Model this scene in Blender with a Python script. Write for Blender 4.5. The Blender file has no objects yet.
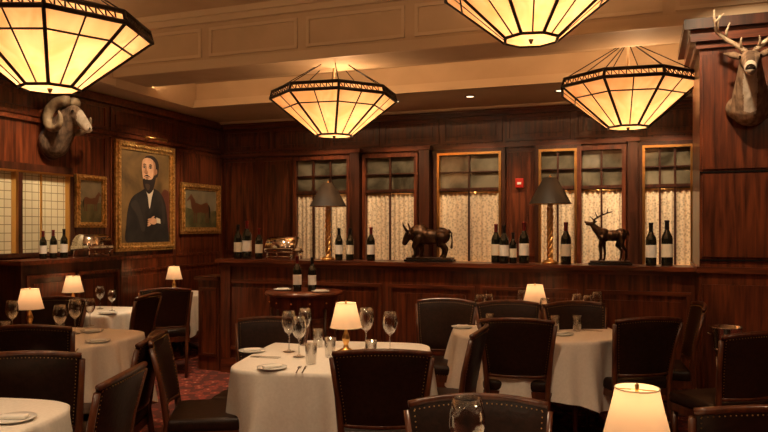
import bpy, bmesh, math, random
from mathutils import Vector, Matrix
random.seed(7)
pi=math.pi
TH=math.radians(20.2); S=math.sin(TH); C=math.cos(TH); F=704.0; HZ=228.0; CH=1.55
def ray(px):
    u=(px-384)/F; return (-S+u*C, C+u*S)
def at_d(px,d):
    r=ray(px); return (r[0]*d, r[1]*d)
def at_Y(px,Y):
    r=ray(px); return (r[0]*Y/r[1], Y)
def on_z(px,py,Z):
    return at_d(px,(CH-Z)*F/(py-HZ))

# ---------------------------------------------------------------- materials
def newmat(name):
    m=bpy.data.materials.new(name); m.use_nodes=True
    nt=m.node_tree; b=nt.nodes['Principled BSDF']; return m,nt,b
def pm(name,col,rough=.5,metal=0,em=None,es=0,spec=None,coat=0):
    m,nt,b=newmat(name)
    b.inputs['Base Color'].default_value=(*col,1); b.inputs['Roughness'].default_value=rough
    b.inputs['Metallic'].default_value=metal
    if em: b.inputs['Emission Color'].default_value=(*em,1); b.inputs['Emission Strength'].default_value=es
    if spec is not None: b.inputs['Specular IOR Level'].default_value=spec
    if coat: b.inputs['Coat Weight'].default_value=coat; b.inputs['Coat Roughness'].default_value=.15
    return m
def noisemat(name,c1,c2,scale=(1,1,1),nscale=5,rough=.5,metal=0,detail=6,lo=.35,hi=.65,bump=0,kind='noise',coat=0,cols=None,spec=None):
    m,nt,b=newmat(name)
    tc=nt.nodes.new('ShaderNodeTexCoord'); mp=nt.nodes.new('ShaderNodeMapping')
    mp.inputs['Scale'].default_value=scale
    nt.links.new(tc.outputs['Object'],mp.inputs['Vector'])
    if kind=='noise':
        n=nt.nodes.new('ShaderNodeTexNoise'); n.inputs['Detail'].default_value=detail
        n.inputs['Distortion'].default_value=.4
        out=n.outputs['Fac']
    else:
        n=nt.nodes.new('ShaderNodeTexVoronoi'); out=n.outputs['Distance']
    n.inputs['Scale'].default_value=nscale
    nt.links.new(mp.outputs['Vector'],n.inputs['Vector'])
    r=nt.nodes.new('ShaderNodeValToRGB')
    r.color_ramp.elements[0].position=lo; r.color_ramp.elements[0].color=(*c1,1)
    r.color_ramp.elements[1].position=hi; r.color_ramp.elements[1].color=(*c2,1)
    if cols:
        for p,c in cols:
            e=r.color_ramp.elements.new(p); e.color=(*c,1)
    nt.links.new(out,r.inputs['Fac']); nt.links.new(r.outputs['Color'],b.inputs['Base Color'])
    b.inputs['Roughness'].default_value=rough; b.inputs['Metallic'].default_value=metal
    if spec is not None: b.inputs['Specular IOR Level'].default_value=spec
    if bump:
        bp=nt.nodes.new('ShaderNodeBump'); bp.inputs['Strength'].default_value=bump; bp.inputs['Distance'].default_value=.01
        nt.links.new(out,bp.inputs['Height']); nt.links.new(bp.outputs['Normal'],b.inputs['Normal'])
    if coat: b.inputs['Coat Weight'].default_value=coat; b.inputs['Coat Roughness'].default_value=.16
    return m
WOOD=noisemat('mahogany',(.042,.0095,.0035),(.165,.039,.0125),(9,9,.7),3,.34,coat=.3)
WOODH=noisemat('mahogany_horizontal',(.05,.011,.004),(.17,.041,.014),(.7,9,9),3,.32,coat=.3)
WOODD=noisemat('dark_walnut',(.024,.007,.003),(.07,.019,.008),(9,9,.7),3,.35,coat=.3)
FRAMEW=noisemat('chair_wood',(.05,.013,.005),(.12,.034,.012),(9,9,.7),3,.3,coat=.4)
LEATHER=noisemat('leather',(.014,.006,.0035),(.026,.010,.006),(1,1,1),40,.42,bump=.15,spec=.28)
NAIL=pm('brass_nail',(.5,.3,.11),.4,1)
BRASS=pm('brass',(.75,.45,.16),.28,1)
GOLD=noisemat('gold_frame',(.42,.23,.06),(.85,.52,.18),(1,1,1),30,.38,.75,bump=.4)
CHROME=pm('chrome',(.8,.76,.70),.14,1)
BRONZE=noisemat('bronze',(.035,.02,.012),(.10,.055,.03),(1,1,1),20,.34,.85)
IRON=pm('dark_iron',(.03,.018,.010),.45,.6)
PLASTER=noisemat('cream_plaster',(.55,.41,.26),(.61,.46,.30),(1,1,1),3,.75)
PLTRIM=pm('cream_trim',(.65,.51,.34),.6)
CLOTH=noisemat('white_linen',(.74,.69,.61),(.80,.75,.67),(1,1,1),60,.85,bump=.05)
NAPKIN=pm('napkin',(.82,.79,.72),.85)
CHINA=pm('china',(.85,.83,.78),.25)
LABEL=pm('paper_label',(.78,.70,.54),.7)
LABELW=pm('white_label',(.85,.82,.75),.7)
BOTTLE=pm('bottle_glass',(.008,.009,.005),.08,coat=.5)
FOIL=pm('foil_red',(.16,.015,.012),.35,.4)
FOILK=pm('foil_black',(.015,.012,.012),.35,.4)
BLACK=pm('black_gloss',(.01,.009,.008),.15)
DGLASS=noisemat('dark_window_glass',(.045,.038,.024),(.22,.19,.13),(1,1,1),2.6,.08)
RED=pm('alarm_red',(.5,.02,.01),.4)
CARPET=noisemat('carpet',(.62,.42,.26),(.09,.02,.014),(1,1,1),11,.95,kind='v',lo=.05,hi=.55,cols=[(.17,(.36,.05,.03)),(.32,(.12,.03,.018)),(.42,(.30,.05,.03))])
SHADE=pm('lampshade_cream',(.85,.68,.45),.8)
def shade_mat():
    m,nt,b=newmat('lit_shade'); o=nt.nodes['Material Output']
    t=nt.nodes.new('ShaderNodeBsdfTranslucent'); t.inputs['Color'].default_value=(.8,.56,.36,1)
    d=nt.nodes.new('ShaderNodeBsdfDiffuse'); d.inputs['Color'].default_value=(.85,.7,.5,1)
    mx=nt.nodes.new('ShaderNodeMixShader'); mx.inputs[0].default_value=.42
    nt.links.new(d.outputs[0],mx.inputs[1]); nt.links.new(t.outputs[0],mx.inputs[2])
    e=nt.nodes.new('ShaderNodeEmission'); e.inputs['Color'].default_value=(1,.66,.36,1); e.inputs['Strength'].default_value=.14
    a=nt.nodes.new('ShaderNodeAddShader'); nt.links.new(mx.outputs[0],a.inputs[0]); nt.links.new(e.outputs[0],a.inputs[1])
    nt.links.new(a.outputs[0],o.inputs['Surface']); return m
LITSHADE=shade_mat()
def amber_mat():
    m,nt,b=newmat('amber_art_glass'); o=nt.nodes['Material Output']
    tc=nt.nodes.new('ShaderNodeTexCoord'); n=nt.nodes.new('ShaderNodeTexNoise'); n.inputs['Scale'].default_value=3; n.inputs['Distortion'].default_value=1.5
    nt.links.new(tc.outputs['Object'],n.inputs['Vector'])
    r=nt.nodes.new('ShaderNodeValToRGB'); r.color_ramp.elements[0].position=.3; r.color_ramp.elements[0].color=(.72,.40,.20,1)
    r.color_ramp.elements[1].position=.7; r.color_ramp.elements[1].color=(.90,.64,.42,1)
    nt.links.new(n.outputs['Fac'],r.inputs['Fac'])
    t=nt.nodes.new('ShaderNodeBsdfTranslucent'); nt.links.new(r.outputs[0],t.inputs['Color'])
    tr=nt.nodes.new('ShaderNodeBsdfTransparent'); tr.inputs['Color'].default_value=(1,.72,.42,1)
    mx=nt.nodes.new('ShaderNodeMixShader'); mx.inputs[0].default_value=.07
    nt.links.new(t.outputs[0],mx.inputs[1]); nt.links.new(tr.outputs[0],mx.inputs[2])
    e=nt.nodes.new('ShaderNodeEmission'); e.inputs['Color'].default_value=(1,.36,.10,1); e.inputs['Strength'].default_value=.26
    a=nt.nodes.new('ShaderNodeAddShader'); nt.links.new(mx.outputs[0],a.inputs[0]); nt.links.new(e.outputs[0],a.inputs[1])
    nt.links.new(a.outputs[0],o.inputs['Surface']); return m
AMBER=amber_mat()
def clear_mat():
    m,nt,b=newmat('clear_glass'); o=nt.nodes['Material Output']
    tr=nt.nodes.new('ShaderNodeBsdfTransparent'); tr.inputs['Color'].default_value=(.95,.95,.94,1)
    g=nt.nodes.new('ShaderNodeBsdfGlossy'); g.inputs['Roughness'].default_value=.06
    lw=nt.nodes.new('ShaderNodeLayerWeight'); lw.inputs['Blend'].default_value=.5
    mx=nt.nodes.new('ShaderNodeMixShader'); nt.links.new(lw.outputs['Facing'],mx.inputs[0])
    nt.links.new(tr.outputs[0],mx.inputs[1]); nt.links.new(g.outputs[0],mx.inputs[2])
    nt.links.new(mx.outputs[0],o.inputs['Surface']); return m
GLASS=clear_mat()
LACE=noisemat('lace_curtain',(.48,.38,.25),(.84,.70,.50),(1,1,1),34,.9,kind='v',lo=.1,hi=.6)
def tile_mat():
    m,nt,b=newmat('cream_tile')
    tc=nt.nodes.new('ShaderNodeTexCoord')
    sx=nt.nodes.new('ShaderNodeSeparateXYZ'); cx=nt.nodes.new('ShaderNodeCombineXYZ')
    nt.links.new(tc.outputs['Object'],sx.inputs[0]); nt.links.new(sx.outputs['Y'],cx.inputs['X']); nt.links.new(sx.outputs['Z'],cx.inputs['Y'])
    br=nt.nodes.new('ShaderNodeTexBrick'); br.offset=0; br.inputs['Scale'].default_value=12; br.inputs['Brick Width'].default_value=1; br.inputs['Row Height'].default_value=1
    br.inputs['Mortar Size'].default_value=.05
    br.inputs['Color1'].default_value=(.62,.58,.40,1); br.inputs['Color2'].default_value=(.56,.52,.36,1); br.inputs['Mortar'].default_value=(.24,.21,.14,1)
    nt.links.new(cx.outputs[0],br.inputs['Vector']); nt.links.new(br.outputs['Color'],b.inputs['Base Color']); b.inputs['Roughness'].default_value=.25
    return m
TILE=tile_mat()

# ---------------------------------------------------------------- mesh builder
class MB:
    def __init__(s): s.v=[];s.f=[];s.m=[];s.s=[];s.mats=[];s.M=Matrix.Identity(4)
    def mi(s,mat):
        if mat not in s.mats: s.mats.append(mat)
        return s.mats.index(mat)
    def add(s,vs,fs,mat,smooth=False,M=None):
        T=s.M@M if M is not None else s.M
        o=len(s.v); s.v+=[tuple(T@Vector(v)) for v in vs]
        k=None if callable(mat) else s.mi(mat)
        for f in fs:
            s.f.append([i+o for i in f])
            if k is None:
                c=sum((Vector(vs[i]) for i in f),Vector())/len(f); s.m.append(s.mi(mat(c)))
            else: s.m.append(k)
            s.s.append(smooth)
        return s
    def box(s,x0,x1,y0,y1,z0,z1,mat,M=None,bev=0):
        if bev:
            bm=bmesh.new(); bmesh.ops.create_cube(bm,size=1)
            for v in bm.verts: v.co=Vector(((x0+x1)/2+v.co.x*(x1-x0),(y0+y1)/2+v.co.y*(y1-y0),(z0+z1)/2+v.co.z*(z1-z0)))
            bmesh.ops.bevel(bm,geom=bm.edges[:],offset=bev,segments=3,profile=.5,affect='EDGES')
            bm.verts.index_update()
            vs=[v.co[:] for v in bm.verts]; fs=[[v.index for v in f.verts] for f in bm.faces]; bm.free()
            return s.add(vs,fs,mat,True,M)
        vs=[(x,y,z) for x in(x0,x1) for y in(y0,y1) for z in(z0,z1)]
        fs=[(0,1,3,2),(4,6,7,5),(0,4,5,1),(2,3,7,6),(0,2,6,4),(1,5,7,3)]
        return s.add(vs,fs,mat,False,M)
    def lathe(s,prof,mat,seg=24,at=(0,0,0),M=None,smooth=True,cap=False,a0=0):
        vs=[];fs=[]
        for r,z in prof:
            for k in range(seg):
                a=a0+2*pi*k/seg; vs.append((at[0]+r*math.cos(a),at[1]+r*math.sin(a),at[2]+z))
        for i in range(len(prof)-1):
            for k in range(seg):
                k2=(k+1)%seg; fs.append((i*seg+k,i*seg+k2,(i+1)*seg+k2,(i+1)*seg+k))
        if cap:
            fs.append(tuple(range(seg))[::-1]); fs.append(tuple((len(prof)-1)*seg+k for k in range(seg)))
        return s.add(vs,fs,mat,smooth,M)
    def tube(s,pts,rad,mat,seg=8,smooth=True,M=None,closed=False):
        pts=[Vector(p) for p in pts]; n=len(pts)
        if not hasattr(rad,'__len__'): rad=[rad]*n
        vs=[];fs=[];up=None
        for i,p in enumerate(pts):
            if closed: t=pts[(i+1)%n]-pts[i-1]
            else: t=(pts[min(i+1,n-1)]-pts[max(i-1,0)])
            t.normalize()
            if up is None:
                up=Vector((0,0,1)) if abs(t.z)<.9 else Vector((1,0,0))
            a=t.cross(up)
            if a.length<1e-5: a=t.cross(Vector((0,1,0)))
            a.normalize(); b=a.cross(t).normalized(); up=b
            for k in range(seg):
                an=2*pi*k/seg+pi/seg; vs.append(p+(a*math.cos(an)+b*math.sin(an))*rad[i])
        R=n if closed else n-1
        for i in range(R):
            j=(i+1)%n
            for k in range(seg):
                k2=(k+1)%seg; fs.append((i*seg+k,i*seg+k2,j*seg+k2,j*seg+k))
        if not closed:
            fs.append(tuple(range(seg))[::-1]); fs.append(tuple((n-1)*seg+k for k in range(seg)))
        return s.add([v[:] for v in vs],fs,mat,smooth,M)
    def ell(s,c,r,mat,seg=12,rings=8,M=None):
        if not hasattr(r,'__len__'): r=(r,r,r)
        prof=[(math.sin(pi*i/rings),-math.cos(pi*i/rings)) for i in range(rings+1)]
        vs=[];fs=[]
        for q,z in prof:
            for k in range(seg):
                a=2*pi*k/seg; vs.append((c[0]+r[0]*max(q,1e-4)*math.cos(a),c[1]+r[1]*max(q,1e-4)*math.sin(a),c[2]+r[2]*z))
        for i in range(rings):
            for k in range(seg):
                k2=(k+1)%seg; fs.append((i*seg+k,i*seg+k2,(i+1)*seg+k2,(i+1)*seg+k))
        return s.add(vs,fs,mat,True,M)
    def poly(s,pts,y,mat):   # flat shape in local xz, facing -y
        return s.add([(p[0],y,p[1]) for p in pts],[tuple(range(len(pts)))],mat)
    def build(s,name,loc=(0,0,0),rz=0,scale=1,mesh=None):
        me=mesh
        if me is None:
            me=bpy.data.meshes.new(name); me.from_pydata(s.v,[],s.f); 
            for m in s.mats: me.materials.append(m)
            me.polygons.foreach_set('material_index',s.m); me.polygons.foreach_set('use_smooth',s.s)
            me.update()
            bm=bmesh.new(); bm.from_mesh(me); bmesh.ops.recalc_face_normals(bm,faces=bm.faces[:]); bm.to_mesh(me); bm.free()
        return inst(name,me,loc,rz,scale)
def inst(name,me,loc,rz=0,scale=1):
    o=bpy.data.objects.new(name,me); bpy.context.collection.objects.link(o)
    o.location=loc; o.rotation_euler=(0,0,rz); o.scale=(scale,)*3 if not hasattr(scale,'__len__') else scale
    return o
def organic(parts,voxel=.006,smooth=4):
    """union of tapered limbs / ellipsoids -> one continuous skin"""
    b=MB()
    for p in parts:
        if p[0]=='c':
            pts,rad=p[1],p[2]
            b.tube(pts,rad,BRONZE,12)
            for q,r in zip(pts,rad): b.ell(q,r,BRONZE,12,8)
        else:
            M=None
            if len(p)>3: M=Matrix.Translation(Vector(p[1]))@p[3].to_4x4(); b.ell((0,0,0),p[2],BRONZE,16,12,M)
            else: b.ell(p[1],p[2],BRONZE,16,12)
    me=bpy.data.meshes.new('tmp'); me.from_pydata(b.v,[],b.f)
    bm=bmesh.new(); bm.from_mesh(me); bmesh.ops.remove_doubles(bm,verts=bm.verts[:],dist=1e-5); bmesh.ops.recalc_face_normals(bm,faces=bm.faces[:]); bm.to_mesh(me); bm.free()
    o=bpy.data.objects.new('tmp',me); bpy.context.collection.objects.link(o)
    md=o.modifiers.new('r','REMESH'); md.mode='VOXEL'; md.voxel_size=voxel
    sm=o.modifiers.new('s','SMOOTH'); sm.iterations=smooth; sm.factor=.5
    dg=bpy.context.evaluated_depsgraph_get(); dg.update()
    e=o.evaluated_get(dg); m2=e.to_mesh()
    vs=[v.co[:] for v in m2.vertices]; fs=[tuple(f.vertices) for f in m2.polygons]
    e.to_mesh_clear(); bpy.data.objects.remove(o); bpy.data.meshes.remove(me)
    return vs,fs

# ---------------------------------------------------------------- room
XL=-5.88; XR=3.4; YB=9.0; YF=-1.6
b=MB(); b.box(XL-.1,XR+.1,YF-.1,YB+.1,-.1,0,CARPET); b.build('floor')
def panel(b,x0,x1,z0,z1,y,mat=WOOD,w=.035,d=.018):
    """raised-and-fielded panel on a face looking along -y"""
    b.box(x0,x1,y-d,y,z0,z0+w,WOODH if mat is WOOD else mat); b.box(x0,x1,y-d,y,z1-w,z1,WOODH if mat is WOOD else mat)
    b.box(x0,x0+w,y-d,y,z0+w,z1-w,mat); b.box(x1-w,x1,y-d,y,z0+w,z1-w,mat)
    g=w+.05
    if x1-x0>2*g+.05 and z1-z0>2*g+.05: b.box(x0+g,x1-g,y-d*.6,y,z0+g,z1-g,mat)
# back wall
b=MB(); b.box(XL-.1,XR+.1,YB,YB+.1,0,3.1,WOOD)
n=11; w=(XR-XL)/n
for i in range(n):
    panel(b,XL+i*w+.03,XL+(i+1)*w-.03,2.66,2.98,YB)
panel(b,XL+.05,at_Y(258,YB)[0],1.2,2.55,YB); 
for px0,px1 in((262,293),(506,535)):
    panel(b,at_Y(px0,YB)[0],at_Y(px1,YB)[0],1.2,2.55,YB)
for i in range(n): panel(b,XL+i*w+.03,XL+(i+1)*w-.03,.2,1.0,YB)
for pa,pb in((354,363),(422,432),(628,638)):
    x0=at_Y(pa,YB)[0]; x1=at_Y(pb,YB)[0]; b.box(x0,x1,YB-.14,YB,1.1,2.58,WOODD); b.box(x0-.02,x1+.02,YB-.16,YB,2.58,2.63,WOODH)
b.build('wall_back')
b=MB(); b.box(XL,XR,YB-.06,YB,3.0,3.09,WOODH); b.box(XL,XR,YB-.1,YB,3.05,3.09,WOODH); b.box(XL,XR,YB-.05,YB,2.58,2.63,WOODH); b.box(XL,XR,YB-.04,YB,1.05,1.1,WOODH)
b.box(XL,XR,YB-.03,YB,0,.15,WOODH)
b.build('trim_1')
# left wall (local x -> world Y, local -y -> world +X)
ML=Matrix.Translation((XL,0,0))@Matrix.Rotation(pi/2,4,'Z')
b=MB(); b.M=ML; b.box(YF,YB,0,.1,0,3.1,WOOD)
yy=[-1.5,-.4,.7,1.8,2.9,3.7,4.5,6.0,6.62,7.88,8.95]
for a,c in zip(yy[:-1],yy[1:]):
    panel(b,a+.03,c-.03,2.7,2.98,0); panel(b,a+.03,c-.03,.2,1.05,0)
    if not(4.4<a<5.9): panel(b,a+.03,c-.03,1.17,2.62,0,d=.012)
b.build('wall_left')
b=MB(); b.M=ML; b.box(YF,YB,-.06,0,3.0,3.09,WOODH); b.box(YF,YB,-.03,0,2.64,2.68,WOODH); b.box(YF,YB,-.03,0,0,.15,WOODH); b.build('trim_2')
b=MB(); b.box(XR,XR+.1,YF,YB,0,3.9,WOOD); b.build('wall_right')
b=MB(); b.box(XL-.1,XR+.1,YF-.1,YF,0,3.9,WOOD); b.build('wall_front')
# ceiling
b=MB(); b.box(XL-.1,XR+.1,YF-.1,6.25,3.8,3.9,PLASTER)
b.box(XL-.1,XR+.1,6.75,7.75,3.5,3.9,PLASTER); b.box(XL-.1,XR+.1,7.75,YB+.1,3.1,3.9,PLASTER)
b.box(XL-.1,-5.45,YF-.1,6.25,3.1,3.9,PLASTER); b.box(XL-.1,-5.45,6.75,7.75,3.1,3.5,PLASTER)
b.build('ceiling')
b=MB(); b.box(XL-.1,XR+.1,6.25,6.75,3.2,3.9,PLASTER); b.box(XL-.1,-5.45,6.25,6.75,3.1,3.2,PLASTER)
y=6.25
x=-5.35
while x<XR-.3:
    x1=x+1.02
    for (a0,a1,c0,c1) in((x,x1,3.33,3.36),(x,x1,3.60,3.63),(x,x+.03,3.36,3.6),(x1-.03,x1,3.36,3.6)): b.box(a0,a1,y-.022,y,c0,c1,PLTRIM)
    x=x1+.1
b.box(-5.45,XR,y-.035,y,3.2,3.27,PLTRIM); b.box(-5.45,XR,y-.02,y,3.27,3.3,PLTRIM)
b.box(-5.45,XR,y-.05,y,3.68,3.8,PLTRIM); b.box(-5.45,XR,y-.09,y,3.74,3.8,PLTRIM)
b.box(XL,XR,6.75,6.79,3.2,3.26,PLTRIM)
b.build('ceiling_beam')
b=MB(); b.box(-5.45,XR,7.70,7.75,3.1,3.2,PLTRIM); b.box(-5.45,XR,7.67,7.75,3.1,3.13,PLTRIM); b.box(-5.45,XR,7.69,7.75,3.42,3.5,PLTRIM)
b.box(XL,XR,8.85,8.9,3.07,3.1,PLTRIM); b.box(-5.45,-5.4,YF,6.2,3.1,3.17,PLTRIM); b.box(-5.45,-5.38,YF,6.2,3.7,3.8,PLTRIM)
b.build('trim_3')

# column on the right
CX0=.425; CX1=1.75; CY=6.17
b=MB(); b.box(CX0,CX1,CY,7.0,0,3.2,WOOD)
b.box(CX0-.03,CX1+.03,CY-.03,7.03,0,.2,WOODH)
for z0,z1 in((.25,1.12),(1.3,2.0),(2.0,2.95)):
    b.box(CX0,CX1,CY-.012,CY,z0-.012,z0,BLACK)
    b.box(CX0+.02,CX1-.02,CY-.02,CY,z0+.02,z1-.02,WOOD)
b.box(CX0-.03,CX1+.03,CY-.03,7.03,2.98,3.03,WOODH); b.box(CX0-.07,CX1+.07,CY-.07,7.07,3.03,3.12,WOODH); b.box(CX0-.12,CX1+.12,CY-.12,7.12,3.12,3.2,WOODD)
b.box(CX0-.02,CX1+.02,CY-.02,7.02,1.19,1.24,WOODH)
b.build('column')

# partition with ledge
PX0=at_Y(222,6.53)[0]; PY=6.53
b=MB(); b.box(PX0,CX0,PY,PY+.25,0,1.18,WOOD)
n=5; w=(CX0-PX0)/n
for i in range(n): panel(b,PX0+i*w+.04,PX0+(i+1)*w-.04,.25,1.0,PY)
b.box(PX0-.04,CX0,PY-.07,PY+.34,1.18,1.217,WOODH); b.box(PX0-.02,CX0,PY-.03,PY+.28,1.14,1.18,WOODH); b.box(PX0,CX0,PY-.03,PY,0,.16,WOODH)
b.box(PX0,PX0+.12,PY-.03,PY,.16,1.14,WOOD)
b.build('partition_wall')
q=PX0-.045
b=MB(); b.box(q-.27,q,PY+.02,PY+.4,0,.98,WOOD); b.box(q-.30,q,PY-.02,PY+.43,.98,1.02,WOODH); panel(b,q-.25,q-.03,.15,.9,PY+.02,WOOD); b.build('low_side_cabinet')

# windows on the back wall
def window(idx,pa,pb,cols,brass=False,Z0=1.12,Z1=2.5):
    x0=at_Y(pa,YB)[0]; x1=at_Y(pb,YB)[0]; y=YB-.005
    b=MB(); fr=BRASS if brass else WOOD; fw=.03 if brass else .05
    b.box(x0,x1,y-.02,y,Z0,Z1,DGLASS)
    for a,c,d,e in((x0-fw,x1+fw,Z1,Z1+fw),(x0-fw,x1+fw,Z0-fw,Z0),(x0-fw,x0,Z0,Z1),(x1,x1+fw,Z0,Z1)): b.box(a,c,y-.09,y,d,e,fr)
    if brass:
        for a,c,d,e in((x0-.08,x1+.08,Z1+.03,Z1+.075),(x0-.08,x0-.03,Z0,Z1+.03),(x1+.03,x1+.08,Z0,Z1+.03)): b.box(a,c,y-.07,y,d,e,WOODD)
    zt=2.05
    b.box(x0,x1,y-.07,y-.02,zt-.02,zt+.02,WOODD)
    for i in range(1,cols):
        xx=x0+(x1-x0)*i/cols; b.box(xx-.011,xx+.011,y-.065,y-.02,Z0,Z1,WOODD)
    b.box(x0,x1,y-.06,y-.02,2.27,2.285,WOODD)
    N=int((x1-x0)/.012); vs=[];fs=[]
    for i in range(N+1):
        xx=x0+(x1-x0)*i/N; yy=y-.035+.010*math.sin(xx*95)+.004*math.sin(xx*37)
        vs+=[(xx,yy,Z0),(xx,yy,zt-.03)]
    for i in range(N): fs.append((2*i,2*i+2,2*i+3,2*i+1))
    b.add(vs,fs,LACE,True)
    b.tube([(x0,y-.055,zt-.04),(x1,y-.055,zt-.04)],.007,BRASS,6)
    b.build('window_%d'%idx)
window(1,299,349,3); window(2,368,416,2); window(3,441,500,2,True); window(4,542,575,2,True); window(5,582,622,2); window(6,645,690,3,True)
b=MB(); x=at_Y(520,YB)[0]; b.box(x-.05,x+.05,YB-.06,YB-.0,2.06,2.18,RED,bev=.006); b.box(x-.025,x+.025,YB-.066,YB-.058,2.1,2.13,LABELW); b.build('fire_alarm')

# tiled service window on left wall
b=MB(); b.M=ML
b.box(4.3,5.95,-.03,0,1.3,2.12,TILE)
for a,c,d,e in((4.25,6.0,2.12,2.2),(4.25,6.0,1.26,1.3),(4.25,4.3,1.3,2.12),(5.95,6.0,1.3,2.12)): b.box(a,c,-.08,0,d,e,WOODD)
b.box(4.25,6.0,-.085,0,2.105,2.125,BRASS); b.box(5.94,5.955,-.085,0,1.3,2.12,BRASS)
b.box(5.28,5.34,-.08,0,1.3,2.12,WOODD); b.box(5.25,5.28,-.09,0,1.3,2.12,BRASS)
for yv in(4.6,4.9,5.6): b.box(yv,yv+.012,-.05,0,1.3,2.12,BRASS)
b.build('window_7')

# left service counter
b=MB(); b.box(XL+.045,-5.45,5.0,6.35,0,1.2,WOODD); b.box(XL+.04,-5.41,4.96,6.39,1.2,1.24,WOODH)
b.M=Matrix.Translation((-5.45,0,0))@Matrix.Rotation(pi/2,4,'Z')
panel(b,5.05,5.65,.15,1.1,0); panel(b,5.7,6.3,.15,1.1,0)
b.build('service_counter')

# ---------------------------------------------------------------- pendants
def pendant(px,d,zb,zc,rz=0,e=13,up=16):
    X,Y=at_d(px,d); b=MB(); R=.65; r=.19; h=.37; g=.07; n=8
    def ring(rr,z): return [Vector((rr*math.cos(pi/8+2*pi*k/n),rr*math.sin(pi/8+2*pi*k/n),z)) for k in range(n)]
    A=ring(r,0);B=ring(R,h);Cc=ring(R*.97,h+g)
    b.add([v[:] for v in A],[tuple(range(n))],AMBER)
    for k in range(n):
        j=(k+1)%n
        b.add([A[k][:],A[j][:],B[j][:],B[k][:]],[(0,1,2,3)],AMBER)
        b.add([(B[k]*.99)[:],(B[j]*.99)[:],(Cc[j]*.99)[:],(Cc[k]*.99)[:]],[(0,1,2,3)],AMBER)
        b.tube([A[k],B[k]],.013,IRON,6); b.tube([A[k],A[j]],.012,IRON,6); b.tube([B[k],B[j]],.017,IRON,6); b.tube([Cc[k],Cc[j]],.017,IRON,6); b.tube([B[k],Cc[k]],.014,IRON,6)
        t=.72; b.tube([A[k].lerp(B[k],t),A[j].lerp(B[j],t)],.008,IRON,4)
        b.tube([A[k].lerp(A[j],.5),B[k].lerp(B[j],.5)],.007,IRON,4)
        for q in range(1,8):
            p0=B[k].lerp(B[j],q/8); p1=Cc[k].lerp(Cc[j],q/8); b.tube([p0,p1],.006,IRON,4)
            p2=Cc[k].lerp(Cc[j],(q-1)/8); b.tube([p0,p2],.005,IRON,4)
    b.tube([(0,0,0),(0,0,-.03)],[.02,.006],IRON,8)
    top=zc-zb; ap=min(top-.1,h+g+.38)
    for k in range(0,n,1): b.tube([Cc[k],(0,0,ap)],.005,IRON,5)
    b.tube([(0,0,ap),(0,0,top)],.012,IRON,6); b.lathe([(.0,top-.05),(.05,top-.045),(.07,top-.005),(.07,top)],IRON,16)
    b.lathe([(.001,.24),(.035,.25),(.05,.29),(.035,.33),(.012,.35),(.012,ap)],SHADE,12)
    o=b.build('stained_glass_pendant',(X,Y,zb),rz)
    for dz,en,dx in((.18,e,0),(.43,up,.1)):  # lower point is the bulb; the upper one is added to brighten the ceiling
        l=bpy.data.lights.new('pendant_bulb_or_fill','POINT'); l.energy=en; l.color=(1,.60,.30); l.shadow_soft_size=.06
        lo=bpy.data.objects.new('bulb_light',l); bpy.context.collection.objects.link(lo); lo.parent=o; lo.location=(dx,0,dz)
    return o
pendant(334,7.26,2.50,3.5,.1,5.2,12); pendant(628,6.66,2.50,3.5,.1,5.2,13); pendant(50,4.7,2.48,3.8,.35,5.2,17); pendant(531,4.86,2.85,3.8,.2,5.2,17)

# ---------------------------------------------------------------- furniture
def chair_mesh():
    b=MB()
    b.box(-.24,.24,-.21,.23,.40,.485,LEATHER,bev=.03); b.box(-.235,.235,-.21,.225,.36,.41,FRAMEW)
    for sx in(-1,1):
        b.tube([(sx*.205,.2,.38),(sx*.205,.2,0)],[.024,.014],FRAMEW,8)
        b.tube([(sx*.20,-.33,0),(sx*.205,-.24,.25),(sx*.21,-.205,.45),(sx*.232,-.235,.68),(sx*.258,-.285,.885)],[.015,.019,.021,.016,.014],FRAMEW,8)
        b.tube([(sx*.205,.2,.16),(sx*.203,-.27,.17)],.010,FRAMEW,6)
    b.tube([(-.2,-.03,.165),(.2,-.03,.165)],.009,FRAMEW,6)
    NU,NV=14,12
    def P(u,v,side):
        z=.52+v*.385+ (0.022*(1-u*u))*v
        hw=.20+.052*v
        y=-.205-.08*v**1.3-.04*(1-u*u)
        e=(1-abs(u)**6)*(1-abs(2*v-1)**8)
        return (u*hw,y+side*(.006+.013*e),z)
    for side in(1,-1):
        vs=[P(-1+2*i/NU,j/NV,side) for j in range(NV+1) for i in range(NU+1)]
        fs=[(j*(NU+1)+i,j*(NU+1)+i+1,(j+1)*(NU+1)+i+1,(j+1)*(NU+1)+i) for j in range(NV) for i in range(NU)]
        b.add(vs,fs,LEATHER,True)
    b.tube([P(-1+2*i/NU,1,0) for i in range(NU+1)],.014,FRAMEW,8); b.tube([P(-1+2*i/NU,0,0) for i in range(NU+1)],.013,FRAMEW,8)
    for side in(1,-1):
        for i in range(27):
            u=-.92+1.84*i/26; p=P(u,.95,side); b.ell((p[0],p[1]+side*.002,p[2]),.003,NAIL,5,4)
        for i in range(20):
            v=.04+.9*i/19
            for u in(-.93,.93): p=P(u,v,side); b.ell((p[0],p[1]+side*.002,p[2]),.003,NAIL,5,4)
    for i in range(24):
        b.ell((-.22+.44*i/23,.227,.415),.0032,NAIL,5,4)
    return b
cb=chair_mesh(); CHM=None
def chair(px,ty,a,h=.91):
    global CHM
    d=(CH-h)*F/(ty-HZ); X,Y=at_d(px,d); rz=TH+math.radians(a)
    X+=-math.sin(rz)*.28; Y+=math.cos(rz)*.28
    sc=(1,1,h/.91)
    if CHM is None:
        o=cb.build('dining_chair',(X,Y,0),rz); CHM=o.data; o.scale=sc
    else: o=inst('dining_chair',CHM,(X,Y,0),rz,sc)
    return o
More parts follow.
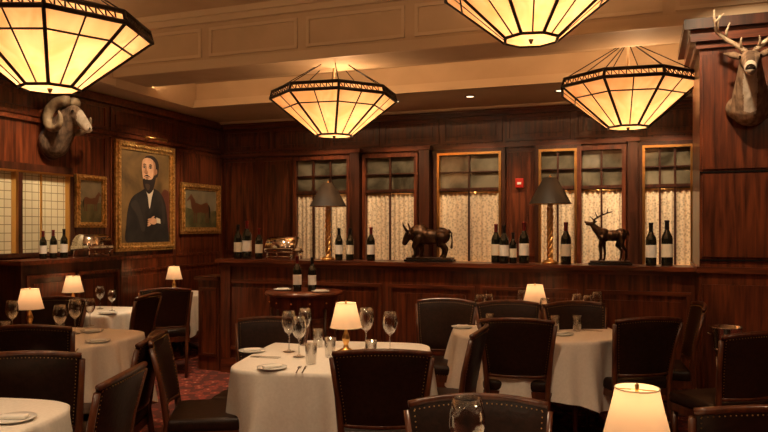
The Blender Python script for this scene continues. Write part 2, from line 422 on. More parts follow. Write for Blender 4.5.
for c in [(382,353,0),(160,337,-82),(272,321,170,.9),(478,330,72),(517,321,-12),(648,320,12),(697,306,75,.96),(446,302,160,.93),(508,304,182,.94),(575,305,188,.94),
          (757,335,15),(765,410,0),(33,328,0),(30,355,5),(122,374,88),(148,296,82),(166,290,15),(150,338,92),(478,404,178),(58,300,178)]:
    chair(*c)

def table(X,Y,half,rz,ex=5,L0=.42,seed=0):
    b=MB(); N=192; rnd=random.Random(seed); ph=[rnd.uniform(0,6.28) for _ in range(4)]
    def R(a):
        c,s_=abs(math.cos(a)),abs(math.sin(a)); return half/((c**ex+s_**ex)**(1/ex))
    vs=[(0,0,.752)];fs=[]; rings=[]
    T=[('t',.4),('t',.8),('t',.985)]+[('d',t) for t in(0,.04,.1,.2,.32,.45,.6,.75,.9,1)]
    for kind,t in T:
        st=len(vs)
        for k in range(N):
            a=2*pi*k/N; r=R(a); cor=abs(math.sin(2*a))**6
            if kind=='t': vs.append((t*r*math.cos(a),t*r*math.sin(a),.752))
            else:
                fold=.026*math.sin(9*a+ph[0])+.020*math.sin(17*a+ph[1])+.011*math.sin(29*a+ph[2])
                rr=r+.006+(t**.8)*(.065+fold-.02*cor)+.05*t*cor*math.cos(12*a)
                L=L0+.11*cor+.01*math.sin(5*a+ph[3])
                z=.746-t*L
                vs.append((rr*math.cos(a),rr*math.sin(a),z))
        rings.append(st)
    for k in range(N): fs.append((0,rings[0]+k,rings[0]+(k+1)%N))
    for i in range(len(rings)-1):
        for k in range(N):
            k2=(k+1)%N; fs.append((rings[i]+k,rings[i]+k2,rings[i+1]+k2,rings[i+1]+k))
    b.add(vs,fs,CLOTH,True)
    b.lathe([(.02,.74),(half*.8,.74),(half*.8,.71),(.05,.70),(.045,.4),(.06,.2),(.05,.12)],WOODD,20)
    for k in range(4):
        a=pi/4+k*pi/2; c,s_=math.cos(a),math.sin(a); b.tube([(0,0,.14),(.15*c,.15*s_,.10),(.3*c,.3*s_,.03),(.34*c,.34*s_,.018)],[.04,.03,.02,.018],WOODD,8)
    return b.build('dining_table',(X,Y,0),rz)
T1=at_d(338,4.42); table(*T1,.55,TH-.14,7,.46,1)
T2=at_d(533,5.55); table(*T2,.62,.2,2.6,.40,2)
T3=at_d(50,5.1); table(*T3,.53,.10,5,.44,3)
T4=at_d(97,6.8); table(*T4,.36,.1,4,.40,4)
table(-5.36,7.25,.36,0,4,.40,5)
T6=at_d(-62,2.9); table(*T6,.42,.2,4,.40,6)
T7=at_d(592,2.12); table(*T7,.42,.1,4,.40,7)

TZ=.753
meshes={}
def proto(name,builder):
    if name not in meshes:
        b=MB(); builder(b); o=b.build(name,(0,0,-50)); meshes[name]=o.data; bpy.data.objects.remove(o)
    return meshes[name]
def p_wine(b):
    b.lathe([(.0,.001),(.036,.001),(.037,.004),(.012,.008),(.005,.02),(.004,.10),(.008,.112),(.028,.128),(.042,.155),(.047,.182),(.045,.21),(.036,.25),(.035,.25),(.044,.21),(.0455,.182),(.041,.157),(.027,.131),(.0,.118)],GLASS,24)
def p_tumbler(b):
    b.lathe([(0,.001),(.030,.001),(.036,.12),(.034,.12),(.029,.012),(0,.012)],GLASS,20)
def p_lamp(b):
    b.lathe([(0,0),(.055,0),(.057,.008),(.04,.018),(.018,.028),(.014,.05),(.022,.07),(.026,.09),(.016,.12),(.009,.14),(.009,.19),(.007,.235)],BRASS,20)
    n=40
    vs=[];fs=[]
    for r,z in((.100,.160),(.088,.21),(.075,.26),(.063,.315)):
        for k in range(n):
            a=2*pi*k/n; q=r*(1+.018*(k%2)); vs.append((q*math.cos(a),q*math.sin(a),z))
    for i in range(3):
        for k in range(n): fs.append((i*n+k,i*n+(k+1)%n,(i+1)*n+(k+1)%n,(i+1)*n+k))
    b.add(vs,fs,LITSHADE,True)
    for r,z in((.102,.160),(.064,.315)): b.tube([(r*math.cos(2*pi*k/24),r*math.sin(2*pi*k/24),z) for k in range(24)],.0025,SHADE,5,closed=True)
    b.tube([(-.062,0,.31),(.062,0,.31)],.002,BRASS,5); b.lathe([(.006,.30),(.006,.325),(.0,.332)],BRASS,8)
    b.ell((0,0,.235),(.018,.018,.028),SHADE,10,8)
def p_plate(b):
    b.lathe([(0,.004),(.05,.004),(.065,.003),(.085,.012),(.086,.015),(.06,.008),(0,.008)],CHINA,32)
    M=Matrix.Rotation(.4,4,'Z'); b.box(-.055,.055,-.022,.022,.009,.024,NAPKIN,M,bev=.006)
def p_fork(b):
    b.box(-.003,.003,-.09,.04,.001,.003,CHROME); 
    for i in(-1.5,-.5,.5,1.5): b.box(i*.005-.0015,i*.005+.0015,.055,.1,.001,.003,CHROME)
    b.box(-.009,.009,.04,.056,.001,.003,CHROME)
    b.box(.03,.038,-.09,.01,.001,.004,CHROME); b.box(.028,.041,.01,.11,.001,.003,CHROME)
def p_bottle(lab,foil):
    def f(b):
        b.lathe([(0,0),(.037,0),(.038,.006),(.038,.185),(.034,.205),(.02,.232),(.0145,.25),(.014,.30),(.016,.302),(.016,.312),(0,.313)],BOTTLE,20)
        b.lathe([(.0386,.06),(.0386,.15)],lab,20)
        b.lathe([(.0152,.248),(.0152,.30),(.0168,.302),(.0168,.314),(0,.3145)],foil,14)
    return f
def place(kind,x,y,z=TZ,rz=0,sc=1):
    B={'wine_glass':p_wine,'water_tumbler':p_tumbler,'table_lamp':p_lamp,'bread_plate':p_plate,'cutlery_set':p_fork}
    o=inst(kind,proto(kind,B[kind]),(x,y,z),rz,sc)
    if kind=='table_lamp':
        l=bpy.data.lights.new('l','POINT'); l.energy=.7; l.color=(1,.66,.38); l.shadow_soft_size=.03
        lo=bpy.data.objects.new('bulb_light',l); bpy.context.collection.objects.link(lo); lo.parent=o; lo.location=(0,0,.285)
    return o
def T(kind,px,py,rz=0,sc=1): x,y=on_z(px,py,.753); return place(kind,x,y,TZ,rz,sc)
for px,py in((346,352),(535,322),(30,329),(73,308)): T('table_lamp',px,py)
place('table_lamp',-5.5,7.35); 
x,y=at_d(637,2.12); place('table_lamp',x,y)
x,y=at_d(467,2.10); place('wine_glass',x,y,sc=1.16)
for px,py,sc in((289,352,1.05),(299,357,1),(366,350,1.1),(390,353,1.05),(480,325,1),(489,320,.9),(577,324,1),(588,326,1),(597,323,1.05),(545,328,.95),
                (75,334,1.05),(60,340,1),(12,334,1),(90,326,.9),(112,311,.8),(100,309,.9),(305,345,1),(522,318,1)):
    T('wine_glass',px,py,0,sc)
for px,py in((311,364),(330,357),(371,360),(318,347),(490,329),(555,331),(577,331),(5,338),(60,334),(20,347)): T('water_tumbler',px,py)
for px,py,r in((252,352,.2),(272,369,.5),(385,367,.1),(462,328,.2),(562,335,.6),(505,331,.1),(92,332,.4),(98,342,.4),(40,352,.2),(108,314,.3)): T('bread_plate',px,py,r)
for px,py,r in((298,370,0),(265,358,1.3),(345,371,.1),(530,337,.2),(590,331,1),(70,352,.3)): T('cutlery_set',px,py,TH+r)
place('bread_plate',T6[0]+.28,T6[1]+.12)

# bottles and ledge items
LZ=1.218; LY=6.66
def bottle(x,y,z,h,k):
    lab,foil=((LABEL,FOILK),(LABELW,FOIL),(LABEL,FOIL),(LABELW,FOILK))[k%4]
    nm='wine_bottle_%d'%(k%4)
    if nm not in meshes:
        b=MB(); p_bottle(lab,foil)(b); o=b.build('wine_bottle',(0,0,-50)); meshes[nm]=o.data; bpy.data.objects.remove(o)
    inst('wine_bottle',meshes[nm],(x,y,z),random.uniform(0,6),h/.314)
for i,(px,h,dy) in enumerate(((238,.37,.0),(247,.41,.03),(259,.33,0),(339,.33,.0),(350,.33,.02),(371,.34,0),(496,.37,.05),(504,.36,-.03),(513,.29,0),(524,.39,.03),(566,.385,.0),(651,.38,0),(667,.40,.02))):
    x,y=at_Y(px,LY+dy); bottle(x,y,LZ,h,i)
for i,(yy,h) in enumerate(((5.42,.28),(5.55,.29),(5.69,.30))): bottle(-5.62,yy,1.241,h,i+1)
# spiral lamps
SHD=pm('olive_shade',(.024,.019,.013),.6)
def spiral_lamp(px):
    b=MB()
    b.lathe([(0,0),(.075,0),(.078,.012),(.06,.025),(.03,.04),(.022,.07)],BRASS,24)
    for k in range(3):
        b.tube([(.020*math.cos(k*2*pi/3+t*.36),.020*math.sin(k*2*pi/3+t*.36),.06+.0105*t) for t in range(45)],.013,BRASS,7)
    b.lathe([(.022,.53),(.03,.54),(.012,.56),(.008,.6),(.008,.78)],BRASS,14)
    b.lathe([(.195,.555),(.06,.80),(.058,.80),(.193,.557)],SHD,32)
    b.lathe([(.191,.556),(.057,.80)],GOLD,32)
    b.tube([(-.058,0,.795),(.058,0,.795)],.003,BRASS,5); b.lathe([(.009,.79),(.012,.81),(0,.83)],BRASS,8)
    x,y=at_Y(px,LY+.02); o=b.build('spiral_brass_lamp',(x,y,LZ))
spiral_lamp(328); spiral_lamp(550)

# bronze animals ------------------------------------------------
def quadruped(kind):
    if kind=='bull':
        parts=[('e',(-.085,0,.215),(.085,.068,.090)),('e',(0,0,.205),(.115,.064,.073)),('e',(.11,0,.215),(.078,.060,.078)),('e',(-.095,0,.275),(.065,.042,.048)),
            ('c',[(-.13,0,.24),(-.18,0,.225)],[.068,.050]),
            ('c',[(-.195,0,.225),(-.225,0,.185),(-.24,0,.15)],[.044,.034,.026]),
            ('c',[(-.15,0,.19),(-.12,0,.13)],[.03,.018]),
            ('c',[(.175,0,.265),(.202,0,.24),(.205,0,.17),(.20,0,.11)],[.012,.008,.006,.013])]
        for sy in(-1,1):
            o=.02*sy
            parts+= [('c',[(-.095,sy*.04,.19),(-.115+o,sy*.042,.12),(-.105+o,sy*.042,.075),(-.11+o,sy*.042,.035),(-.124+o,sy*.042,.022)],[.044,.028,.019,.015,.019]),
                ('c',[(.12,sy*.038,.20),(.10-o,sy*.04,.14),(.142-o,sy*.04,.095),(.134-o,sy*.04,.045),(.12-o,sy*.04,.022)],[.056,.034,.020,.015,.019]),
                ('c',[(-.20,sy*.035,.25),(-.205,sy*.075,.265),(-.225,sy*.095,.305),(-.235,sy*.085,.335)],[.015,.013,.010,.005]),
                ('c',[(-.185,sy*.04,.235),(-.175,sy*.07,.225)],[.013,.010])]
    else:
        parts=[('e',(-.06,0,.27),(.065,.048,.07)),('e',(.02,0,.265),(.09,.045,.055)),('e',(.10,0,.275),(.065,.045,.06)),
            ('c',[(-.09,0,.29),(-.135,0,.335),(-.165,0,.37)],[.05,.037,.026]),
            ('c',[(-.16,0,.375),(-.20,0,.385),(-.235,0,.40)],[.027,.020,.011]),
            ('c',[(-.195,0,.37),(-.225,0,.375)],[.010,.008]),
            ('c',[(.16,0,.30),(.175,0,.275)],[.014,.008])]
        for sy in(-1,1):
            o=.02*sy
            parts+= [('c',[(-.07,sy*.03,.24),(-.075+o,sy*.032,.16),(-.068+o,sy*.032,.09),(-.072+o,sy*.032,.035),(-.082+o,sy*.032,.022)],[.032,.017,.012,.010,.013]),
                ('c',[(.11,sy*.03,.26),(.09-o,sy*.032,.17),(.13-o,sy*.032,.115),(.122-o,sy*.032,.045),(.112-o,sy*.032,.022)],[.042,.022,.013,.010,.013]),
                ('c',[(-.15,sy*.02,.39),(-.125,sy*.045,.405)],[.010,.006]),
                ('c',[(-.16,sy*.014,.395),(-.14,sy*.05,.43),(-.09,sy*.08,.46),(-.03,sy*.085,.485),(.02,sy*.07,.50)],[.009,.009,.008,.007,.005])]
            for p,q in(((-.15,.03,.415),(-.19,.05,.455)),((-.12,.06,.445),(-.14,.075,.495)),((-.07,.082,.468),(-.075,.095,.52)),((-.03,.085,.485),(-.02,.1,.53))):
                parts.append(('c',[(p[0],sy*p[1],p[2]),(q[0],sy*q[1],q[2])],[.007,.005]))
    return organic(parts,.005,2)
def sculpture(name,kind,px,L,sc):
    b=MB(); vs,fs=quadruped(kind); b.add(vs,fs,BRONZE,True)
    b.box(-L,L,-.075,.075,0,.018,BRONZE,bev=.005)
    b.box(-L-.015,L+.015,-.09,.09,-.02,0,BLACK,bev=.004)
    x,y=at_Y(px,LY+.03); b.build(name,(x,y,LZ+.021*sc),.05,sc)
sculpture('bronze_bull_sculpture','bull',430,.21,1.08)
sculpture('bronze_elk_sculpture','elk',610,.19,.92)

# roll-top chafing dishes
def chafing(name,x,y,z,rz,w=.36):
    b=MB(); n=14; h=.17; 
    b.box(-w/2,w/2,-.13,.13,.07,.12,CHROME,bev=.008)
    vs=[];fs=[]
    for i in range(n+1):
        a=pi*i/n
        for xx in(-w/2+.01,w/2-.01): vs.append((xx,-.12*math.cos(a),.12+.12*math.sin(a)))
    for i in range(n): fs.append((2*i,2*i+1,2*i+3,2*i+2))
    fs.append(tuple(2*i for i in range(n+1))); fs.append(tuple(2*i+1 for i in range(n+1)))
    b.add(vs,fs,CHROME,True)
    b.tube([(-w/4,-.10,.19),(-w/4,-.135,.215),(w/4,-.135,.215),(w/4,-.10,.19)],.006,BRASS,6)
    for sx in(-1,1):
        for sy in(-1,1): b.tube([(sx*(w/2-.03),sy*.1,.08),(sx*(w/2-.02),sy*.11,0)],[.012,.008],CHROME,8)
    b.tube([(-w/2+.02,-.11,.03),(w/2-.02,-.11,.03)],.005,CHROME,6)
    b.build(name,(x,y,z),rz)
x,y=at_Y(284,LY+.04); chafing('chafing_dish',x,y,LZ,0,.34)
chafing('chafing_dish',-5.64,6.11,1.242,pi/2,.36)

# demilune cabinet
b=MB(); seg=48
b.lathe([(.30,.06),(.32,.10),(.32,.13),(.30,.15),(.30,.80),(.32,.82),(.32,.90),(.34,.92)],WOOD,seg,cap=True)
b.lathe([(.0,.92),(.36,.92),(.37,.935),(.36,.955),(.0,.955)],WOODH,seg)
for k in range(12):
    a=2*pi*k/12; M=Matrix.Rotation(a,4,'Z')
    b.tube([(.305,0,.15),(.305,0,.80)],.014,WOODD,8,M=M)
    b.box(.29,.307,-.055,.055,.22,.72,WOODH,Matrix.Rotation(a+pi/12,4,'Z'))
    b.tube([(.30,0,.08),(.30,0,0)],[.025,.015],WOODD,8,M=Matrix.Rotation(a,4,'Z')) if k%3==0 else None
    b.ell((.325,0,.86),.008,BRASS,8,6,M=M)
x,y=at_d(304,6.68); b.build('demilune_cabinet',(x,y,0),.1)
bottle(x-.03,y-.08,.956,.33,1); bottle(x+.10,y-.03,.956,.32,3)
place('bread_plate',x+.22,y-.1,.956); place('bread_plate',x-.2,y-.05,.956)

# wine bucket on stand
b=MB()
b.lathe([(0,.64),(.07,.64),(.085,.70),(.10,.84),(.108,.85),(.108,.856),(.10,.856),(.083,.70),(0,.66)],CHROME,28)
b.tube([(.108*math.cos(2*pi*k/28),.108*math.sin(2*pi*k/28),.853) for k in range(28)],.005,CHROME,6,closed=True)
b.tube([(.088*math.cos(2*pi*k/28),.088*math.sin(2*pi*k/28),.70) for k in range(28)],.006,CHROME,6,closed=True)
for k in range(3):
    a=2*pi*k/3+.3; c,s_=math.cos(a),math.sin(a); b.tube([(.09*c,.09*s_,.70),(.06*c,.06*s_,.35),(.14*c,.14*s_,0)],.007,CHROME,6)
for s_ in(-1,1): b.tube([(s_*.1,-.02,.80),(s_*.125,-.02,.81),(s_*.125,.02,.81),(s_*.1,.02,.80)],.004,CHROME,6)
x,y=at_d(727,4.95); b.build('wine_bucket_stand',(x,y,0))

# ---------------------------------------------------------------- trophy heads
FUR=noisemat('deer_fur',(.13,.08,.048),(.30,.20,.125),(1,1,.5),30,.9,bump=.4)
FURW=noisemat('pale_fur',(.40,.33,.25),(.56,.49,.40),(1,1,.5),30,.9,bump=.4)
FURD=noisemat('dark_fur',(.06,.035,.02),(.16,.10,.06),(1,1,.5),30,.9,bump=.4)
ANT=noisemat('antler',(.36,.26,.16),(.62,.52,.38),(1,1,1),18,.6,bump=.3)
HORN=noisemat('ram_horn',(.12,.08,.045),(.32,.235,.14),(1,1,1),14,.6,bump=.5)
EYE=pm('glass_eye',(.01,.006,.004),.05)
def deer():
    parts=[('e',(0,-.05,-.13),(.18,.10,.12)),('e',(0,-.11,-.16),(.14,.09,.08)),('c',[(0,-.07,-.14),(0,-.13,-.04),(0,-.20,.08),(0,-.26,.16)],[.145,.128,.10,.082]),
      ('e',(0,-.29,.19),(.078,.085,.075)),('c',[(0,-.32,.185),(0,-.40,.135),(0,-.47,.085)],[.068,.052,.042]),('c',[(0,-.33,.14),(0,-.44,.075)],[.042,.030]),
      ('e',(0,-.475,.085),(.042,.034,.034)),]
    for s in(-1,1):
        parts+= [('c',[(s*.05,-.25,.22),(s*.115,-.24,.25),(s*.18,-.25,.268)],[.022,.030,.009]),('e',(s*.055,-.345,.20),(.020,.024,.020)),
                 ('c',[(s*.032,-.27,.24),(s*.037,-.27,.275)],[.022,.020])]
    vs,fs=organic(parts,.008,3)
    def mf(c):
        if c.y<-.49 and c.z>.075: return EYE
        if c.y<-.45: return FURW
        if abs(c.x)<.03 and c.y<-.34 and c.z>.1: return FURD
        if -.06<c.z<.05 and c.y<-.17 and abs(c.x)<.05: return FURW
        if c.z<.13 and -.40<c.y<-.2 and abs(c.x)<.045: return FURW
        return FUR
    b=MB(); b.add(vs,fs,mf,True)
    for s in(-1,1):
        b.ell((s*.070,-.355,.203),(.011,.015,.014),EYE,10,8)
        b.ell((s*.018,-.508,.09),(.008,.007,.008),BLACK,8,6)
        main=[(s*.037,-.27,.265),(s*.09,-.25,.32),(s*.17,-.245,.38),(s*.235,-.29,.44),(s*.235,-.37,.49),(s*.18,-.43,.53)]
        b.tube(main,[.020,.018,.017,.015,.012,.005],ANT,9)
        for p,q in(((.055,-.262,.285),(.06,-.33,.36)),((.17,-.245,.38),(.14,-.27,.50)),((.228,-.28,.43),(.21,-.30,.56)),((.235,-.35,.48),(.245,-.37,.59))):
            m=((p[0]+q[0])/2+.008,(p[1]+q[1])/2,(p[2]+q[2])/2)
            b.tube([(s*p[0],p[1],p[2]),(s*m[0],m[1],m[2]),(s*q[0],q[1],q[2])],[.013,.010,.004],ANT,7)
        b.lathe([(.018,-.006),(.027,0),(.018,.006)],ANT,10,at=(s*.039,-.27,.27))
    pts=[]
    for k in range(24):
        a=2*pi*k/24; pts.append((.13*math.cos(a),-.12+.13*math.sin(a)))
    b.add([(p[0],0,p[1]) for p in pts]+[(p[0],-.025,p[1]) for p in pts],[tuple(range(24)),tuple(range(24,48))]+[(k,(k+1)%24,24+(k+1)%24,24+k) for k in range(24)],WOODD)
    return b
x,y=at_Y(750,CY-.02); deer().build('mounted_deer_head',(x,CY-.022+.0,2.615),-.12,.98)
def ram():
    parts=[('e',(0,-.04,-.15),(.15,.10,.14)),('c',[(0,-.05,-.15),(0,-.14,-.03),(0,-.22,.07)],[.14,.125,.10]),
      ('e',(0,-.27,.11),(.078,.088,.083)),('c',[(0,-.31,.10),(0,-.38,.03),(0,-.435,-.03)],[.068,.055,.042]),('e',(0,-.44,-.035),(.042,.038,.038))]
    for s in(-1,1): parts+=[('c',[(s*.06,-.24,.10),(s*.12,-.22,.08)],[.022,.012]),('e',(s*.055,-.32,.12),(.018,.02,.018))]
    vs,fs=organic(parts,.009,3)
    def mf(c):
        if c.y<-.36: return FURW
        if c.y<-.30: return FUR
        return FURD
    b=MB(); b.add(vs,fs,mf,True)
    for s in(-1,1):
        b.ell((s*.070,-.325,.122),.013,EYE,10,8); b.ell((s*.018,-.476,-.035),.007,BLACK,8,6)
        pts=[];rr=[]
        for i in range(34):     # horn: from the brow back, down and curling forward below the ear
            t=i/33; a=math.radians(110-t*310)
            R=.15-.055*t
            pts.append((s*(.05+.15*t),-.20+R*math.cos(a),.075+R*math.sin(a))); rr.append(.05*(1-t)**.6+.006)
        b.tube(pts,rr,HORN,12)
    pts=[(.14*math.cos(2*pi*k/24),-.15+.16*math.sin(2*pi*k/24)) for k in range(24)]
    b.add([(p[0],0,p[1]) for p in pts]+[(p[0],-.025,p[1]) for p in pts],[tuple(range(24)),tuple(range(24,48))]+[(k,(k+1)%24,24+(k+1)%24,24+k) for k in range(24)],WOODD)
    return b
ram().build('mounted_ram_head',(XL+.025,5.74,2.61),pi/2+.02,1.12)

# ---------------------------------------------------------------- paintings
BGP=noisemat('painting_background',(.07,.042,.016),(.27,.16,.055),(1,1,1),2.2,.5)
COAT=noisemat('painted_coat',(.008,.007,.006),(.026,.020,.016),(1,1,1),6,.6)
SKIN=noisemat('painted_skin',(.60,.33,.19),(.76,.46,.28),(1,1,1),9,.5)
SKINM=pm('painted_skin_mid',(.42,.21,.11),.5)
SKIND=pm('painted_skin_shadow',(.20,.09,.05),.5)
HAIR=pm('painted_hair',(.018,.010,.007),.6)
HAIRL=pm('painted_hair_light',(.07,.04,.022),.6)
COATL=pm('painted_coat_fold',(.036,.027,.021),.6)
SHIRT=pm('painted_shirt',(.72,.64,.50),.5)
CHP=pm('painted_chair',(.11,.03,.015),.5)
def el(cx,cz,rx,rz_,n=28,rot=0,a0=0,a1=2*pi):
    return [(cx+rx*math.cos(a)*math.cos(rot)-rz_*math.sin(a)*math.sin(rot),cz+rx*math.cos(a)*math.sin(rot)+rz_*math.sin(a)*math.cos(rot)) for a in [a0+(a1-a0)*i/n for i in range(n)]]
def frame(b,w,h,fw,mat=GOLD):
    for i,(o,d) in enumerate(((0,.035),(.3,.05),(.65,.03))):
        a=fw*o; c=fw*(o+.36)
        W=w/2-a;H=h/2-a;W2=w/2-c;H2=h/2-c
        b.box(-W,W,-d,0,H2,H,mat); b.box(-W,W,-d,0,-H,-H2,mat); b.box(-W,-W2,-d,0,-H2,H2,mat); b.box(W2,W,-d,0,-H2,H2,mat)
    n=int(w/.06)
    for i in range(n+1):
        x=-w/2+fw*.5+(w-fw)*i/n
        for z in(h/2-fw*.5,-h/2+fw*.5): b.ell((x,-.05,z),(.018,.010,.014),mat,8,5)
    n=int(h/.06)
    for i in range(1,n):
        z=-h/2+fw*.5+(h-fw)*i/n
        for x in(w/2-fw*.5,-w/2+fw*.5): b.ell((x,-.05,z),(.014,.010,.018),mat,8,5)
def smoothpoly(pts,n=6):
    out=[];N=len(pts)
    for i in range(N):
        p0,p1,p2,p3=[Vector(pts[(i+k)%N]) for k in(-1,0,1,2)]
        for j in range(n):
            t=j/n; q=.5*((2*p1)+(p2-p0)*t+(2*p0-5*p1+4*p2-p3)*t*t+(3*p1-p0-3*p2+p3)*t**3); out.append((q.x,q.y))
    return out
def on_left(b,name,Yc,Zc):
    b.build(name,(XL+.02,Yc,Zc),pi/2)
b=MB(); w,h=1.12,1.33; frame(b,w,h,.10)
b.poly([(-w/2+.09,-h/2+.09),(w/2-.09,-h/2+.09),(w/2-.09,h/2-.09),(-w/2+.09,h/2-.09)],-.012,BGP)
L=[-.013]
def lay(pts,mat,sm=True):
    L[0]-=.0005; b.poly(smoothpoly(pts) if sm else pts,L[0],mat)
def hd(pts,mat,sm=True):      # head drawn a little larger, anchored at the collar
    lay([(.06+(x-.06)*1.17,.08+(z-.08)*1.14) for x,z in pts],mat,sm)
lay([(.22,-.56),(.46,-.56),(.46,.02),(.42,.10),(.34,.10),(.24,-.1)],CHP)
lay([(-.34,-.565),(-.36,-.35),(-.32,-.12),(-.24,.0),(-.10,.07),(.0,.11),(.18,.11),(.31,.04),(.39,-.10),(.43,-.35),(.44,-.565),(.1,-.57)],COAT)
lay([(-.28,-.10),(-.17,-.05),(-.06,-.25),(-.02,-.40),(-.08,-.42),(-.16,-.24)],COATL)
lay([(.30,-.0),(.36,-.12),(.37,-.30),(.33,-.32),(.31,-.15)],COATL)
lay([(-.01,.10),(.03,.02),(.065,-.14),(.11,-.0),(.14,.11),(.06,.14)],SHIRT)
lay([(.005,.075),(.06,.045),(.115,.085),(.11,.11),(.065,.09),(.015,.105)],HAIR)
hd(el(.08,.15,.065,.07),SKIND)
hd(el(.085,.36,.135,.115),HAIR)
hd([(-.06,.36),(-.055,.27),(-.035,.20),(.01,.14),(.07,.13),(.13,.17),(.165,.27),(.165,.38),(.12,.43),(.03,.445),(-.04,.42)],SKIN)
hd([(.12,.42),(.165,.38),(.165,.27),(.13,.17),(.09,.15),(.125,.26),(.13,.36)],SKINM)
hd([(.12,.455),(.17,.44),(.215,.38),(.205,.27),(.175,.235),(.165,.29),(.163,.36),(.14,.41),(.06,.447),(-.01,.44),(.02,.465)],HAIR)
hd([(-.045,.20),(-.025,.215),(.0,.205),(.02,.212),(.05,.205),(.10,.215),(.145,.26),(.168,.25),(.15,.17),(.11,.085),(.05,.05),(-.0,.08),(-.035,.13)],HAIR)
hd([(-.01,.15),(.03,.16),(.07,.14),(.05,.09),(.015,.10)],HAIRL)
hd([(-.035,.235),(.01,.256),(.03,.256),(.08,.232),(.04,.238),(.01,.240)],HAIR)
hd(el(.02,.224,.028,.008),SKIND)
hd([(.004,.36),(-.026,.285),(-.008,.270),(.022,.270),(.034,.288),(.016,.31)],SKINM)
hd(el(.008,.272,.020,.006),SKIND)
for xx in(-.022,.072):
    hd(el(xx,.343,.028,.017),SKIND); hd(el(xx,.340,.018,.007),SHIRT); hd(el(xx,.340,.009,.009),HAIR); hd([(xx-.030,.364),(xx,.378),(xx+.032,.362),(xx,.366)],HAIR)
hd(el(.17,.30,.013,.03),SKINM)
# hand resting on lap with separate fingers, shirt cuff
lay([(.18,-.25),(.26,-.27),(.27,-.33),(.19,-.32)],SHIRT,False)
lay(el(.13,-.30,.065,.042),SKIN)
for i in range(4): lay(el(.055-.004*i,-.275-.024*i,.045-.003*abs(i-1),.011,rot=.15+.06*i),SKIN)
lay(el(.11,-.255,.04,.013,rot=.5),SKIN)
on_left(b,'portrait_painting',7.25,1.935)
HSE=pm('painted_horse',(.14,.05,.02),.45); GRS=noisemat('painted_grass',(.07,.065,.025),(.16,.13,.05),(1,1,1),6,.5); SKY=noisemat('painted_sky',(.17,.14,.08),(.30,.24,.14),(1,1,1),4,.5)
def horse_paint(name,w,h,fw,Yc,Zc,sc,sign=1):
    global b,L
    b=MB(); frame(b,w,h,fw); e=fw*.9; L=[-.012]
    lay([(-w/2+e,-h/2+e),(w/2-e,-h/2+e),(w/2-e,h/2-e),(-w/2+e,h/2-e)],SKY,False)
    lay([(-w/2+e,-h/2+e),(w/2-e,-h/2+e),(w/2-e,-.02*sc),(.0,-.05*sc),(-w/2+e,.02*sc)],GRS,False)
    q=lambda P:[(sign*x*sc,z*sc) for x,z in P]
    lay(q([(-.20,.05),(-.12,.08),(0,.06),(.12,.09),(.18,.06),(.19,-.02),(.12,-.06),(0,-.05),(-.12,-.06),(-.19,-.03)]),HSE)
    lay(q([(-.20,-.02),(-.13,.08),(-.20,.17),(-.23,.20),(-.25,.18),(-.32,.12),(-.31,.10),(-.25,.12)]),HSE)
    for x in(-.16,-.11,.12,.17): lay(q([(x-.02,0),(x+.02,0),(x+.01,-.10),(x+.012,-.2),(x-.014,-.2),(x-.008,-.1)]),HSE,False)
    lay(q([(.18,.06),(.22,.0),(.22,-.12),(.20,-.12),(.19,0)]),HAIR)
    on_left(b,name,Yc,Zc)
horse_paint('horse_painting',.94,.70,.09,8.42,1.82,1.0)
horse_paint('horse_painting',.46,.59,.06,6.31,1.85,.55,-1)
b=MB(); b.tube([(0,-.0,0),(0,-.12,.06),(0,-.18,.03)],.008,BRASS,6); b.tube([(-.2,-.18,.02),(.2,-.18,.02)],.018,BRASS,10); b.build('picture_light',(XL+.012,7.25,2.64),pi/2)

# ---------------------------------------------------------------- lights
DLG=pm('downlight_lens',(.9,.8,.6),.4,em=(1,.75,.45),es=2.5)
def spot(x,y,z,tx,ty,tz,e,size=55,blend=.7,col=(1,.71,.43),r=.05,can=True):  # some of these cans and spots are added fill without a known fixture
    if can:
        b=MB(); b.lathe([(.045,.0),(.06,-.004),(.065,.0),(.05,.0)],BLACK,20); b.lathe([(0,-.001),(.044,-.001)],DLG,20)
        b.build('downlight_or_fill_can',(x,y,z))
    l=bpy.data.lights.new('spot','SPOT'); l.energy=e; l.spot_size=math.radians(size); l.spot_blend=blend; l.color=col; l.shadow_soft_size=r
    o=bpy.data.objects.new('spot_light',l); bpy.context.collection.objects.link(o); o.location=(x,y,z-.03)
    o.rotation_euler=(Vector((tx,ty,tz))-o.location).to_track_quat('-Z','Y').to_euler()
def area(x,y,z,sx,sy,e,rot,col=(1,.58,.28)):
    l=bpy.data.lights.new('cove','AREA'); l.shape='RECTANGLE'; l.size=sx; l.size_y=sy; l.energy=e; l.color=col
    o=bpy.data.objects.new('cove_fill_light',l); bpy.context.collection.objects.link(o); o.location=(x,y,z); o.rotation_euler=rot
zc=3.8
spot(T1[0]-.3,T1[1]-.2,zc,T1[0],T1[1],.75,165,34)
spot(T2[0],T2[1]-.3,zc,T2[0],T2[1],.75,120,36)
spot(T3[0],T3[1]-.6,zc,T3[0],T3[1],.75,135,34)
spot(T4[0]+.3,T4[1]-.2,zc,T4[0],T4[1],.75,130,26)
spot(-4.9,7.2,3.5,-5.36,7.25,.75,90,30)
spot(-2.4,1.4,zc,T6[0],T6[1],.7,90,36)
spot(-3.9,7.25,3.5,XL,7.3,1.95,230,42)
spot(-4.3,8.2,3.1,XL,8.5,1.8,60,55)
spot(-4.6,5.0,zc,XL,5.2,1.8,320,46)
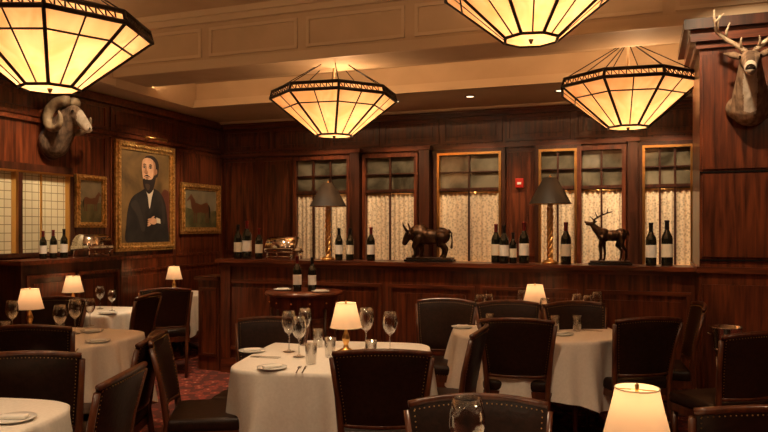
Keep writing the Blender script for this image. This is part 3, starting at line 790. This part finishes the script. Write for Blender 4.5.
spot(-4.4,5.2,zc,XL+.3,5.75,2.6,130,34)
spot(-4.2,5.6,zc,-4.05,5.7,0,220,40)  # spot and can added to brighten the aisle carpet
for px in(325,395,470,560,615,668):
    X=at_Y(px,8.15)[0]; spot(X,8.15,3.1,at_Y(px,YB)[0],YB,1.65,82,72)
spot(.3,4.9,zc,.9,CY,2.4,200,60)
for X in(-3.6,-2.2,-.8): spot(X,5.3,zc,X,6.53,.9,125,62)
# cove lighting that grazes the raised ceiling trays
area(-1.2,6.86,3.22,9,.05,24,(pi-.5,0,0))
area(-5.3,2.3,3.2,.05,7,10,(0,pi,0))  # left strip added to brighten the main ceiling, no fixture built
# fill spots added to brighten the room; their cans are out of view
for X,Y in((-3,.2),(0,-.6),(2.2,2.5),(-.8,2.6)):
    spot(X,Y,zc,X,Y,0,140,130,.8)
for X,Y in((-2.6,3.2),(1.4,2.2),(-1.2,.2)):  # unseen bowls with point lights, added to brighten the ceiling
    b=MB()
    l=bpy.data.lights.new('uplight','POINT'); l.energy=20; l.color=(1,.62,.34); l.shadow_soft_size=.2
    b.lathe([(.02,0),(.16,.05),(.24,.14),(.23,.14),(.15,.06),(0,.02)],BRASS,24)
    b.tube([(0,0,.02),(0,0,.62)],.01,BRASS,6)
    o=b.build('added_uplight_bowl',(X,Y,3.18)); lo=bpy.data.objects.new('bulb_light',l); bpy.context.collection.objects.link(lo); lo.parent=o; lo.location=(0.05,0,.13)

cam=bpy.data.cameras.new('cam'); co=bpy.data.objects.new('camera',cam); bpy.context.collection.objects.link(co)
cam.lens=33; cam.sensor_width=36; cam.shift_y=12/768; co.location=(0,0,CH); co.rotation_euler=(pi/2,0,TH); cam.clip_start=.05
bpy.context.scene.camera=co
w=bpy.data.worlds.new('world'); bpy.context.scene.world=w; w.use_nodes=True
w.node_tree.nodes['Background'].inputs[0].default_value=(.02,.012,.008,1); w.node_tree.nodes['Background'].inputs[1].default_value=1
try:
    bpy.context.scene.view_settings.view_transform='Standard'
except Exception as ex: print(ex)
